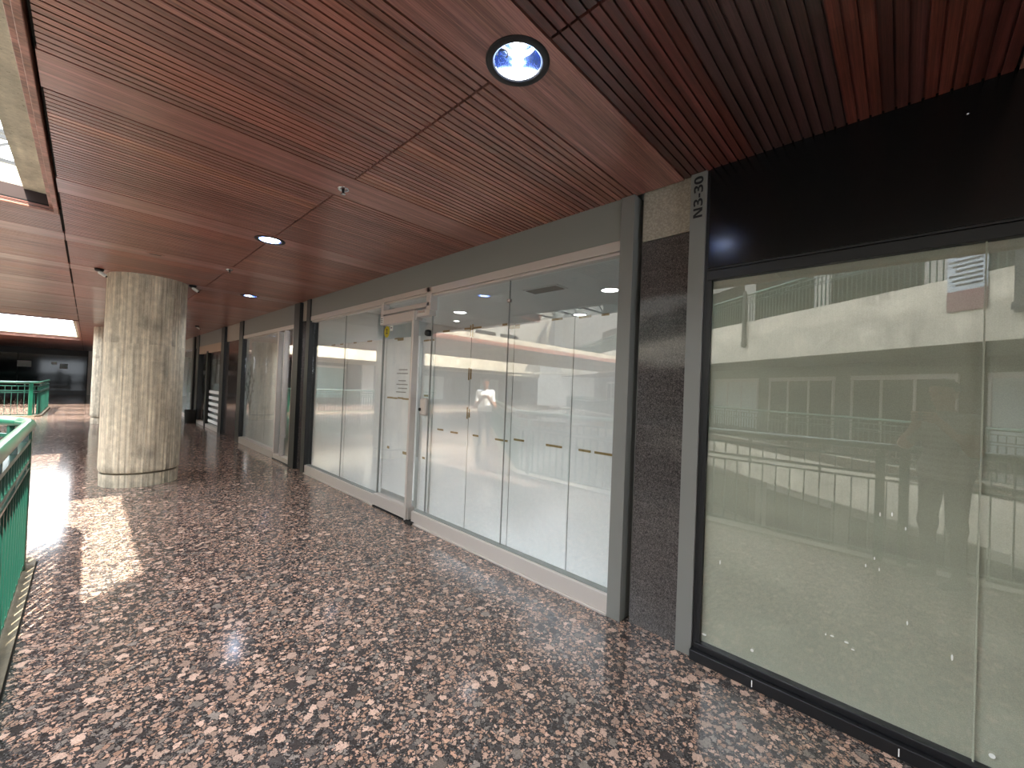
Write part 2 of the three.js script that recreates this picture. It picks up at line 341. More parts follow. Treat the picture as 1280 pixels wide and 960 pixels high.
// granite pilasters and posts
function pilaster(n, z0, z1, sandY) {
  const p = struct('wall_pilaster_' + n, ['speckled dark granite pilaster beside the N3-30 post', 'dark granite pilaster between the papered shop and the frosted shop', 'wide polished dark stone pilaster past the frosted shop', 'narrow stone pilaster past the striped shop door'][n - 1], 'pilaster');
  mesh('stone_panel', bx(D + 0.025, D + 0.13, 0, sandY - 0.003, z0, z1), M.darkGranite, p);
  mesh('upper_stone', bx(D + 0.022, D + 0.13, sandY + 0.003, H + 0.1, z0, z1), M.sandstone, p);
}
pilaster(1, -1.262, -0.935, 2.50);
pilaster(2, -7.40, -7.08, 2.50);
pilaster(3, -13.0, -11.35, 2.42);
pilaster(4, -17.2, -16.75, 2.42);
const font = await new FontLoader().loadAsync('fonts/droid/droid_sans_bold.typeface.json');
{
  let n = 5;
  const post = (z0, z1, mat, label, x0 = D - 0.035) => { const t = struct('trim_' + n++, label, 'post'); mesh('post_face', rbx(x0, D + 0.11, 0, H, z0, z1, 0.003), mat, t); return t; };
  const a = post(-1.40, -1.302, M.greyPost, 'grey metal post at the right end of the papered shopfront', D - 0.03);
  mesh('recess_back', bx(D + 0.095, D + 0.11, 0, H, -1.304, -1.258), M.greyPost, a);
  const b = post(-0.938, -0.846, M.greyPost, 'grey metal post with the black unit number N3-30', D - 0.035);
  mesh('glazing_strip', bx(D - 0.02, D + 0.1, 0, H, -0.846, -0.828), M.blackFrame, b);
  const tg = new TextGeometry('N3-30', { font, size: 0.064, depth: 0.002, curveSegments: 6 });
  tg.computeBoundingBox(); const bb = tg.boundingBox; tg.translate(-(bb.max.x + bb.min.x) / 2, -(bb.max.y + bb.min.y) / 2, 0);
  tg.scale(1.04, 0.80, 1); tg.rotateZ(Math.PI / 2); tg.rotateY(-Math.PI / 2); tg.translate(D - 0.0355, 2.672, -0.892);
  const tx = mesh('unit_number', uvm(tg), M.letter, b); tx.userData.label = 'black N3-30 lettering reading upwards';
  post(-7.08, -6.93, M.darkPost, 'dark metal post at the left end of the papered shopfront');
  post(-7.66, -7.40, M.darkPost, 'dark metal post at the right end of the frosted shopfront');
  post(-11.35, -11.03, M.darkPost, 'dark metal post at the left end of the frosted shopfront');
  post(-13.2, -12.85, M.darkPost, 'dark metal post at the right of the striped shop door');
  post(-16.75, -16.35, M.darkPost, 'dark metal post at the left of the striped shop door');
  post(-17.5, -17.2, M.darkPost, 'dark metal post before the farthest shopfront');
}

// ---------------------------------------------------------------- main papered shopfront
const GX = D + 0.035;                         // glass plane
{
  const head = (w, z0, z1, y0 = 2.465, y1 = 2.535) => { mesh('head_rail', rbx(D - 0.02, D + 0.07, y0, y1, z0, z1, 0.004), M.alu, w); mesh('head_bead', bx(D, D + 0.06, y0 - 0.022, y0 - 0.004, z0, z1), M.alu, w); };
  const foot = (w, z0, z1, y1 = 0.135) => { mesh('bottom_rail', rbx(D - 0.02, D + 0.07, 0.018, y1, z0, z1, 0.004), M.alu, w); mesh('bottom_lip', rbx(D - 0.035, D + 0.07, 0, 0.018, z0, z1, 0.003), M.alu, w); mesh('glazing_gasket', bx(D + 0.005, D + 0.06, y1, y1 + 0.008, z0, z1), M.seam, w); };
  const w1 = struct('window_1', 'papered clear glazing right of the glass shop door', 'window');
  head(w1, -3.62, -1.40); foot(w1, -3.80, -1.40);
  mesh('pane', bx(GX, GX + 0.009, 0.14, 2.46, -2.488, -1.403), M.glass, w1);
  mesh('pane', bx(GX, GX + 0.009, 0.14, 2.46, -3.625, -2.494), M.glass, w1);
  mesh('pane_joint', bx(GX - 0.001, GX + 0.010, 0.14, 2.46, -2.494, -2.488), M.seam, w1);
  mesh('pane_edge', bx(GX - 0.004, GX + 0.012, 0.135, 2.30, -3.637, -3.628), M.seam, w1);
  const cl = mesh('clip', rbx(GX - 0.012, GX + 0.016, 2.25, 2.28, -2.51, -2.475), M.chrome, w1); cl.userData.label = 'small chrome glass clip';
  const w2 = struct('window_2', 'papered clear glazing left of the glass shop door', 'window');
  head(w2, -6.93, -4.62); foot(w2, -6.93, -4.64);
  for (const [a, b] of [[-6.92, -5.748], [-5.742, -4.66]]) mesh('pane', bx(GX, GX + 0.009, 0.14, 2.46, a, b), M.glass, w2);
  mesh('pane_joint', bx(GX - 0.001, GX + 0.010, 0.14, 2.46, -5.748, -5.742), M.seam, w2);
  // transom light over the door
  const w3 = struct('window_3', 'narrow transom pane over the glass shop door', 'window');
  head(w3, -4.62, -3.62, 2.485, 2.54);
  mesh('sill_rail', rbx(D - 0.02, D + 0.07, 2.335, 2.385, -4.64, -3.62), M.alu, w3);
  mesh('jamb', rbx(D - 0.012, D + 0.07, 2.30, 2.54, -4.66, -4.60), M.alu, w3);
  mesh('jamb', rbx(D - 0.02, D + 0.07, 2.30, 2.54, -3.68, -3.60), M.alu, w3);
  mesh('pane', bx(GX, GX + 0.009, 2.385, 2.485, -4.60, -3.68), M.glass, w3);
  // narrow side light between door and glazing
  const w4 = struct('window_4', 'narrow side light carrying the lock case beside the shop door', 'window');
  mesh('pane', bx(GX, GX + 0.009, 0.14, 2.31, -3.865, -3.64), M.glass, w4);
  mesh('head_block', rbx(D - 0.015, D + 0.07, 2.24, 2.31, -3.865, -3.62), M.alu, w4);
  mesh('pivot_block', rbx(D - 0.02, D + 0.06, 2.275, 2.30, -3.86, -3.70), M.chrome, w4);
  const kn = lathe([[0, -0.03], [0.032, -0.03], [0.036, -0.01], [0.036, 0.01], [0.03, 0.03], [0, 0.03]], 24); kn.rotateZ(Math.PI / 2); kn.translate(GX - 0.005, 2.06, -3.69);
  mesh('patch_fitting', uvm(kn), M.ring, w4);
  const lk = rbx(GX - 0.03, GX + 0.03, 1.17, 1.36, -3.775, -3.655, 0.024); const lock = mesh('lock_case', lk, M.alu, w4);
  const kc = lathe([[0, -0.006], [0.018, -0.006], [0.018, 0.006], [0, 0.006]], 20); kc.rotateZ(Math.PI / 2); kc.translate(GX - 0.033, 1.235, -3.75); mesh('keyhole', uvm(kc), M.gasket, lock);
  // door leaf
  const d = struct('door_1', 'frameless glass shop door with aluminium rails and taped paper behind', 'door');
  mesh('pane', bx(GX - 0.01, GX + 0.002, 0.16, 2.22, -4.61, -3.90), M.glass, d);
  mesh('top_rail', rbx(D - 0.025, D + 0.06, 2.21, 2.315, -4.64, -3.85), M.alu, d);
  mesh('bottom_rail', rbx(D - 0.025, D + 0.06, 0.02, 0.155, -4.64, -3.85), M.alu, d);
  mesh('stile', rbx(D - 0.045, D + 0.03, 0.012, 2.315, -3.905, -3.868, 0.005), M.alu, d);
  mesh('edge_seal', bx(GX - 0.012, GX + 0.012, 0.03, 2.30, -4.652, -4.642), M.seam, d);
  mesh('threshold', bx(D - 0.03, D + 0.08, 0, 0.012, -4.66, -3.80), M.darkPost, d);
  mesh('floor_pivot', rbx(D - 0.06, D + 0.02, 0, 0.028, -3.87, -3.74), M.gasket, d);
  const ybl = new THREE.MeshStandardMaterial({ color: 0xb9a91c, roughness: 0.6 });
  const yg = new THREE.CylinderGeometry(0.062, 0.062, 0.001, 28); yg.rotateZ(Math.PI / 2); yg.scale(1, 1.15, 1); yg.translate(GX - 0.0115, 2.13, -4.56);
  const ys = mesh('round_sticker', uvm(yg), ybl, d); ys.userData.label = 'round yellow sticker';
  mesh('sticker_mark', [bx(GX - 0.0135, GX - 0.012, 2.15, 2.165, -4.575, -4.545), bx(GX - 0.0135, GX - 0.012, 2.105, 2.118, -4.58, -4.54), bx(GX - 0.0135, GX - 0.012, 2.125, 2.145, -4.565, -4.55)], M.letter, ys);
  const ws = mesh('sticker', bx(GX - 0.0115, GX - 0.0103, 2.135, 2.195, -4.49, -4.42), M.white, d); ws.userData.label = 'small white sticker';
  mesh('sticker_mark', bx(GX - 0.0125, GX - 0.0116, 2.165, 2.178, -4.475, -4.435), M.letter, ws);
  const rs = mesh('notice_sticker', bx(D - 0.0265, D - 0.0251, 2.225, 2.305, -4.635, -4.565), M.white, d); rs.userData.label = 'small printed white notice';
  for (let i = 0; i < 3; i++) mesh('print_line', bx(D - 0.0275, D - 0.0266, 2.238 + i * 0.022, 2.247 + i * 0.022, -4.625, -4.58), M.dull, rs);
}
// paper sheets behind the glass, each with its tapes
{
  const PX = GX + 0.045;
  const labels = ['white paper sheet behind the glass beside the grey end post', 'white paper sheet between the end sheet and the glass joint', 'white paper sheet left of the glass joint behind the right glazing', 'white paper sheet behind the glass next to the lock case', 'taped white paper sheet hung behind the glass door with a printed notice', 'white paper sheet behind the left glazing beside the door', 'white paper sheet behind the left glazing next to the far dark post', 'narrow white paper strip behind the side light'];
  const spans = [[-1.822, -1.41, 2.06], [-2.455, -1.828, 2.065], [-3.03, -2.461, 2.07], [-3.62, -3.036, 2.07], [-4.645, -3.915, 2.045], [-5.74, -4.65, 2.05], [-6.91, -5.75, 2.05], [-3.86, -3.65, 1.99]];
  spans.forEach(([a, b, top], i) => {
    const s = thing('paper_sheet', labels[i], 'paper', [PX, 0.004, (a + b) / 2], 'paper sheets screening the empty shop');
    const L = b - a;
    mesh('sheet', bx(0, 0.003, i === 4 ? 0.2 : 0, top, -L / 2, L / 2), M.paper, s);
    mesh('folded_edge', bx(-0.0015, 0.001, i === 4 ? 0.2 : 0, top, -L / 2, -L / 2 + 0.004), M.seam, s);
    const tape = (y, z, w, h) => mesh('tape', bx(-0.0022, 0.0004, y - h / 2, y + h / 2, z - w / 2, z + w / 2), M.tape, s);
    // top edge
    for (let k = 0, n = Math.max(2, Math.round(L / 0.3)); k < n; k++) if (rnd() < 0.75) tape(top - 0.004, -L / 2 + (k + 0.2 + 0.6 * rnd()) * L / n, 0.06 + 0.08 * rnd(), 0.017);
    // middle row
    if (i < 4) for (let k = 0, n = Math.max(2, Math.round(L / 0.26)); k < n; k++) tape(1.035 + (i < 2 ? 0.02 : 0) + (rnd() - 0.5) * 0.015, -L / 2 + (k + 0.3 + 0.4 * rnd()) * L / n, 0.07 + 0.09 * rnd(), 0.017);
    if (i === 2 || i === 3) { for (const y of [2.04, 1.62, 1.24]) tape(y, i === 3 ? L / 2 - 0.012 : -L / 2 + 0.012, 0.018, 0.08 + 0.05 * rnd()); }
    if (i === 1 || i === 2) tape(2.035, i === 2 ? L / 2 - 0.03 : -L / 2 + 0.03, 0.06, 0.03);
    if (i === 4) {
      for (const z of [-0.24, -0.12, 0.0, 0.12, 0.27]) tape(1.33 + 0.012 * (rnd() - 0.5), z, 0.09 + 0.05 * rnd(), 0.02);
      tape(0.72, -0.23, 0.05, 0.03); tape(0.70, 0.14, 0.08, 0.032); tape(2.03, -0.05, 0.13, 0.035); tape(2.04, 0.3, 0.06, 0.03);
      for (let k = 0; k < 6; k++) mesh('print_line', bx(-0.0012, 0.0004, 1.66 - k * 0.045 - (k > 1 ? 0.04 : 0), 1.672 - k * 0.045 - (k > 1 ? 0.04 : 0), -0.06 - 0.04 * (k % 2), 0.10 + 0.05 * rnd()), M.seam, s);
    }
    if (i === 7) { tape(0.70, 0, 0.05, 0.022); tape(1.38, 0.0, 0.08, 0.02); }
  });
}

// ---------------------------------------------------------------- dark shop on the right (N3-30)
{
  const f = struct('wall_fascia', 'glossy black sign fascia over the grey filmed window', 'fascia');
  mesh('fascia_board', rbx(D - 0.03, D + 0.12, 2.236, H + 0.02, -0.828, 5.9, 0.004), M.black, f);
  mesh('fascia_bead', rbx(D - 0.036, D + 0.05, 2.224, 2.236, -0.828, 5.9, 0.003), M.blackFrame, f);
  const nail = lathe([[0, 0], [0.006, 0], [0.004, 0.006], [0, 0.007]], 10); nail.rotateZ(Math.PI / 2); nail.translate(D - 0.03, 2.70, 0.17); mesh('nail', uvm(nail), M.chrome, f);
  const w = struct('window_5', 'large window backed with grey green film under the black fascia', 'window');
  mesh('head_frame', rbx(D - 0.03, D + 0.1, 2.168, 2.224, -0.828, 5.9), M.blackFrame, w);
  mesh('sill', rbx(D - 0.065, D + 0.1, 0, 0.058, -0.846, 5.9), M.blackFrame, w);
  mesh('sill_step', rbx(D - 0.035, D + 0.1, 0.058, 0.092, -0.828, 5.9), M.blackFrame, w);
  mesh('jamb', bx(D - 0.018, D + 0.1, 0.09, 2.17, -0.828, -0.806), M.blackFrame, w);
  const X = D - 0.005;
  mesh('pane', bx(X, X + 0.009, 0.09, 2.17, -0.806, 0.231), M.glass, w);
  mesh('pane', bx(X, X + 0.009, 0.09, 2.17, 0.236, 1.6), M.glass, w);
  mesh('pane', bx(X, X + 0.009, 0.09, 2.17, 1.605, 3.2), M.glass, w);
  mesh('pane', bx(X, X + 0.009, 0.09, 2.17, 3.205, 5.9), M.glass, w);
  mesh('pane_joint', bx(X - 0.0005, X + 0.0095, 0.09, 2.17, 0.231, 0.236), M.film, w);
  mesh('backing_film', bx(X + 0.016, X + 0.03, 0.09, 2.17, -0.806, 5.9), M.film, w);
  // dried paint splashes on the glass, from the photograph
  const sp = [[880, 793, 1.5, 0.7], [940, 813, 0.9, 0.9], [1100, 643, 0.35, 1.1], [1115, 643, 0.35, 1.1], [1132, 661, 0.35, 0.9], [1082, 707, 0.35, 0.9], [1093, 698, 0.3, 0.8], [1099, 712, 0.3, 0.9], [1134, 779, 0.35, 1.1], [1190, 822, 0.4, 1.5], [1240, 945, 1.1, 1.1], [900, 703, 0.35, 1.4], [1040, 795, 0.9, 0.5], [1058, 803, 1.0, 0.5], [1066, 812, 0.8, 0.4], [1032, 793, 0.4, 0.6]];
  const cx = new THREE.Vector3(), q = camera.quaternion, fpx = 508.955;
  for (const [u, v, sw, shh] of sp) {
    cx.set(u - 640, -(v - 480), -fpx).applyQuaternion(q); const t = (X - 0) / cx.x;
    const g = new THREE.SphereGeometry(0.0055, 10, 6); g.scale(0.12, shh * 1.6, sw * 1.6);
    g.translate(X - 0.0002, 1.5 + cx.y * t, cx.z * t); mesh('paint_speck', uvm(g), M.speck, w);
  }
  for (const z of [-0.53, 0.02]) mesh('paint_speck', bx(D - 0.0662, D - 0.064, 0.012, 0.045, z, z + 0.004), M.speck, w);
}

// ---------------------------------------------------------------- frosted shop and shops beyond
{
  const w = struct('window_6', 'frosted shop glazing with a grey floral motif', 'window');
  mesh('head_rail', rbx(D - 0.02, D + 0.07, 2.40, 2.47, -11.02, -7.67), M.alu, w);
  mesh('bottom_rail', rbx(D - 0.03, D + 0.07, 0, 0.14, -11.02, -8.53), M.alu, w);
  const zs = [-11.02, -10.32, -9.42, -8.56];
  for (let i = 0; i < 3; i++) mesh('pane', bx(GX, GX + 0.009, 0.14, 2.40, zs[i] + 0.004, zs[i + 1] - 0.004), M.glass, w);
  for (let i = 0; i < 3; i++) mesh('frosted_film', bx(GX + 0.02, GX + 0.024, 0.14, 2.40, zs[i] + 0.006, zs[i + 1] - 0.006), M.frost, w);
  const leafM = std({ color: 0x7e8583, roughness: 0.7 });
  for (let k = 0; k < 3; k++) {               // curling stems with leaves
    const z0 = -10.85 + k * 0.2, pts = [];
    for (let i = 0; i <= 8; i++) pts.push([GX + 0.0185, 0.75 + i * 0.12 + 0.05 * k, z0 + 0.09 * Math.sin(i * 0.9 + k * 2)]);
    mesh('floral_stem', uvm(tube(pts, 0.008, 30, 5)), leafM, w);
    for (let i = 1; i < 8; i++) { const g = new THREE.SphereGeometry(1, 10, 6); g.scale(0.004, 0.035 + 0.02 * rnd(), 0.055); g.rotateX((rnd() - 0.5) * 2); g.translate(GX + 0.018, pts[i][1], pts[i][2] + (i % 2 ? 0.07 : -0.07)); mesh('floral_leaf', uvm(g), leafM, w); }
  }
  const d = struct('door_2', 'clear glass door at the right of the frosted shopfront', 'door');
  mesh('stile', rbx(D - 0.02, D + 0.06, 0.02, 2.40, -8.55, -8.50), M.alu, d);
  mesh('stile', rbx(D - 0.02, D + 0.06, 0.02, 2.40, -7.72, -7.67), M.alu, d);
  mesh('stile', rbx(D - 0.01, D + 0.06, 0.02, 2.40, -8.22, -8.19), M.alu, d);
  mesh('bottom_rail', rbx(D - 0.02, D + 0.06, 0.02, 0.10, -8.52, -7.70), M.alu, d);
  mesh('pane', bx(GX, GX + 0.009, 0.10, 2.40, -8.50, -7.72), M.glass, d);
  mesh('inner_screen', bx(GX + 0.25, GX + 0.27, 0, 2.40, -8.55, -7.67), M.frost, d);
  mesh('threshold', bx(D - 0.03, D + 0.08, 0, 0.02, -8.55, -7.67), M.darkPost, d);

  const s = struct('window_7', 'shopfront with white stripes on its glass and a pale sign band', 'window');
  mesh('sign_band', rbx(D - 0.02, D + 0.08, 2.2, 2.44, -16.35, -13.2), std({ color: 0xb59c86, roughness: 0.6 }), s);
  mesh('pane', bx(GX, GX + 0.009, 0.1, 2.2, -14.9, -13.2), M.glass, s);
  mesh('pane', bx(GX, GX + 0.009, 0.1, 2.2, -16.35, -15.06), M.glass, s);
  mesh('inner_screen', bx(GX + 0.3, GX + 0.32, 0, 2.2, -16.35, -13.2), M.frost, s);
  mesh('bottom_rail', rbx(D - 0.02, D + 0.07, 0, 0.1, -16.35, -13.2), M.alu, s);
  mesh('black_stile', rbx(D - 0.035, D + 0.05, 0, 2.25, -15.08, -14.9), M.gasket, s);
  mesh('door_lock', rbx(D - 0.06, D, 1.25, 1.5, -15.0, -14.75), M.gasket, s);
  for (let k = 0; k < 6; k++) mesh('white_stripe', bx(GX - 0.003, GX - 0.001, 0.16 + k * 0.17, 0.245 + k * 0.17, -14.85, -13.25), M.white, s);
  for (let k = 0; k < 6; k++) { const h = 0.7 + 0.4 * rnd(); mesh('hanging_strip', bx(GX + 0.12, GX + 0.15, 2.15 - h, 2.15, -14.8 + k * 0.26, -14.66 + k * 0.26), k % 2 ? M.white : M.plaster, s); }
  const far = struct('window_8', 'pale lit glazing of the farthest shopfronts', 'window');
  mesh('pane', bx(GX, GX + 0.009, 0.1, 2.44, -37.9, -17.5), M.glass, far);
  mesh('bottom_rail', rbx(D - 0.02, D + 0.07, 0, 0.1, -37.9, -17.5), M.alu, far);
  mesh('inner_screen', bx(GX + 0.2, GX + 0.22, 0, 2.44, -37.9, -17.5), M.frost, far);
  const bin = thing('waste_bin', 'small black bin by the far dark post', 'bin', [2.3, 0, -16.2]);
  mesh('body', lathe([[0, 0.005], [0.14, 0.005], [0.16, 0.42], [0.15, 0.42], [0.13, 0.03], [0, 0.03]], 24), M.gasket, bin);
  mesh('rim', uvm(new THREE.TorusGeometry(0.156, 0.008, 8, 28).rotateX(Math.PI / 2).translate(0, 0.42, 0)), M.darkPost, bin);
}

// ---------------------------------------------------------------- far end of the walkway
{
  const w = struct('wall_far', 'dark glazed shop wall at the far end of the walkway', 'wall');
  mesh('rear_wall', bx(-30, 2.6, -0.2, 2.95, -39, -38.2), M.dull, w);
  mesh('fascia_band', bx(-26, -0.02, 2.45, 2.83, -38.2, -38.0), std({ color: 0x3b3b3b, roughness: 0.5 }), w);
  for (let i = 0; i < 9; i++) mesh('dark_pane', bx(-25.9 + i * 2.88, -23.06 + i * 2.88, 0.25, 2.45, -38.2, -38.05), M.darkGlass, w);
  mesh('base_band', bx(-26, 0, 0, 0.25, -38.2, -38.0), M.blackFrame, w);
  mesh('pale_end_pier', bx(0.02, 0.55, 0, 2.83, -38.3, -37.4), M.white, w);
  for (const [x, y, a, b] of [[-2.9, 1.65, 0.55, 0.36], [-1.55, 1.85, 0.22, 0.16], [-1.2, 1.62, 0.34, 0.3]]) mesh('shop_notice', bx(x, x + a, y, y + b, -38.05, -38.02), M.white, w);
}

// ---------------------------------------------------------------- concrete columns
function column(x, z, label) {
  const c = thing('concrete_column', label, 'column', [x, 0, z], 'round concrete columns along the walkway');
  const R = 0.424, SEG = 360, geo = (y0, y1, r0, rows, chamfer) => {
    const g = new THREE.CylinderGeometry(1, 1, y1 - y0, SEG, rows, true), p = g.attributes.position;
    for (let i = 0; i < p.count; i++) {
      const a = Math.atan2(p.getZ(i), p.getX(i)), y = p.getY(i) + (y0 + y1) / 2, ai = mod(a / (2 * Math.PI), 1);
      const rib = vnoise(ai * 120, 0.5, 120, 1) - 0.5, fine = vnoise(ai * 90, y * 14, 90, 999) - 0.5;
      let r = r0 + 0.010 * rib + 0.004 * fine;
      if (chamfer && y < y0 + 0.03) r -= 0.012 * (1 - (y - y0) / 0.03);
      p.setXYZ(i, r * Math.cos(a), y, r * Math.sin(a));
    }
    g.computeVertexNormals(); return g;
  };
  const shaft = geo(0.19, H + 0.1, R, 80, true), uv = shaft.attributes.uv; for (let i = 0; i < uv.count; i++) uv.setXY(i, uv.getX(i) * 2, uv.getY(i) * 1.6);
  mesh('shaft', shaft, M.column, c);
  mesh('shaft_underside', uvm(new THREE.RingGeometry(0.30, R - 0.006, 64).rotateX(Math.PI / 2).translate(0, 0.192, 0)), M.concrete, c);
  mesh('base_joint', new THREE.CylinderGeometry(R - 0.035, R - 0.035, 0.04, 64), M.kerb, c).position.y = 0.175;
  const base = geo(0, 0.165, R - 0.014, 8, false), u2 = base.attributes.uv; for (let i = 0; i < u2.count; i++) u2.setXY(i, u2.getX(i) * 2, u2.getY(i) * 0.1);
  mesh('base_ring', base, M.column, c);
  mesh('base_top', uvm(new THREE.RingGeometry(0.2, R - 0.016, 64).rotateX(-Math.PI / 2).translate(0, 0.164, 0)), M.concrete, c);
  return c;
}
column(0.56, -7.67, 'thick ribbed concrete column standing on the granite walkway before the shops');
column(0.52, -17.1, 'second ribbed concrete column far down the walkway behind the thick one');
{
  // small fittings on the soffit by the column
  const mk = (pos, label) => {
    const t = thing('spot_camera', label, 'camera', pos);
    mesh('base', lathe([[0, 0], [0.045, 0], [0.045, -0.02], [0.03, -0.035], [0, -0.035]], 24), M.ring, t);
    const g = new THREE.CapsuleGeometry(0.022, 0.05, 6, 14); g.rotateZ(1.0); g.translate(0.03, -0.06, 0.01); mesh('body', uvm(g), M.white, t);
    const l = new THREE.SphereGeometry(0.014, 12, 8); l.translate(0.065, -0.085, 0.012); mesh('lens', uvm(l), M.ring, t);
  };
  mk([1.02, H, -7.5], 'small white camera under the ceiling right of the concrete column');
  mk([0.06, H, -7.44], 'small dark camera under the ceiling left of the concrete column');
  mk([1.95, H, -13.4], 'tiny camera under the ceiling by the striped shop');
}

// ---------------------------------------------------------------- downlights and sprinklers
const LAMP = 3;
function downlight(x, z, label, power) {
  const t = thing('ceiling_downlight', label, 'downlight', [x, H, z], 'round downlights in the wooden ceiling');
  mesh('trim_ring', lathe([[0.098, 0.012], [0.098, -0.004], [0.104, -0.009], [0.126, -0.006], [0.130, -0.001], [0.118, 0.0]], 48), M.ring, t);
  mesh('reflector', lathe([[0.098, 0.004], [0.097, 0.03], [0.092, 0.06], [0.083, 0.085], [0.068, 0.102], [0.0, 0.108]], 40), M.reflector, t);
  mesh('bright_rim', uvm(new THREE.TorusGeometry(0.0965, 0.0025, 8, 48).rotateX(Math.PI / 2).translate(0, 0.0, 0)), M.chrome, t);
  const b = new THREE.CapsuleGeometry(0.021, 0.13, 8, 20); b.rotateX(Math.PI / 2); b.rotateY(-0.81); b.translate(0, 0.040, 0);
  mesh('bulb', b, M.bulb, t);
  const hk = new THREE.TorusGeometry(0.022, 0.004, 6, 18, 4.2); hk.rotateX(Math.PI / 2); hk.translate(-0.045, 0.03, -0.045); mesh('lamp_holder', uvm(hk), M.ring, t);
  const l = new THREE.SpotLight(new THREE.Color(0.9, 0.95, 1), power, 0, 1.15, 0.5); l.position.set(0, -0.012, 0); l.target.position.set(0, -2, 0); l.castShadow = true; l.shadow.radius = 3; t.add(l, l.target);
}
downlight(1.157, S0, 'round black-rimmed downlight with blue reflector by the N3-30 shop', LAMP);
downlight(1.157, S0 - 2 * PIT, 'lit round downlight above the papered shopfront joint line', LAMP);
downlight(1.76, S0 - 4 * PIT, 'lit round downlight near the left end of the papered shopfront', LAMP);
downlight(1.157, S0 - 6 * PIT, 'lit round downlight past the concrete column', LAMP);
downlight(1.157, S0 - 8 * PIT, 'lit round downlight far down the walkway', LAMP);
function sprinkler(x, z, label) {
  const t = thing('sprinkler_head', label, 'sprinkler', [x, H, z]);
  mesh('escutcheon', lathe([[0.0, -0.001], [0.018, -0.001], [0.018, -0.004], [0.034, -0.008], [0.037, -0.002], [0.037, 0]], 28), M.chrome, t);
  mesh('body', lathe([[0, 0], [0.009, 0], [0.009, -0.024], [0.006, -0.03], [0, -0.03]], 14), M.ring, t);
  mesh('deflector', lathe([[0, -0.038], [0.016, -0.038], [0.016, -0.036], [0, -0.034]], 18), M.chrome, t);
  mesh('frame_arm', [bx(-0.011, -0.008, -0.036, -0.02, -0.002, 0.002), bx(0.008, 0.011, -0.036, -0.02, -0.002, 0.002)], M.chrome, t);
}
sprinkler(1.165, -2.785, 'chrome sprinkler head in the plain strip between two downlights');
sprinkler(1.16, S0 - 3 * PIT, 'sprinkler head in the plain strip before the concrete column');
{
  const t = thing('speaker_slot', 'flat dark slotted cover in the ceiling strip before the column', 'ceiling cover', [0.47, H, -5.95]);
  mesh('cover', lathe([[0, -0.006], [0.07, -0.006], [0.08, -0.001], [0.08, 0]], 28), M.strip, t);
  mesh('slot', bx(-0.05, 0.05, -0.009, -0.005, -0.01, 0.01), M.ring, t);
}
// lamps inside the empty shop
[[4.528, -5.685], [4.6, -2.73], [5.81, -4.02], [5.1, -6.5], [3.79, -6.4]].forEach(([x, z], i) => {
  const t = thing('shop_downlight', ['lit ceiling lamp inside the papered shop left of the glass joint', 'lit ceiling lamp inside the papered shop next to the grey end post', 'lit ceiling lamp deep inside the papered shop', 'small lit ceiling lamp near the shop partition', 'lit ceiling lamp inside the shop behind the door transom'][i], 'downlight', [x, H, z], 'ceiling lamps in the papered shop');
  const r = i === 3 ? 0.06 : 0.11;
  mesh('rim', lathe([[r, 0], [r + 0.02, 0], [r + 0.015, -0.012], [r, -0.012]], 32), M.white, t);
  mesh('diffuser', lathe([[0, -0.008], [r * 0.6, -0.008], [r, -0.003], [r, 0]], 32), M.inLamp, t);
  const l = new THREE.SpotLight(new THREE.Color(0.94, 0.97, 1), 2.2, 0, 1.3, 0.5); l.position.set(0, -0.015, 0); l.target.position.set(0, -2, 0); l.castShadow = true; l.shadow.radius = 3; t.add(l, l.target);
});

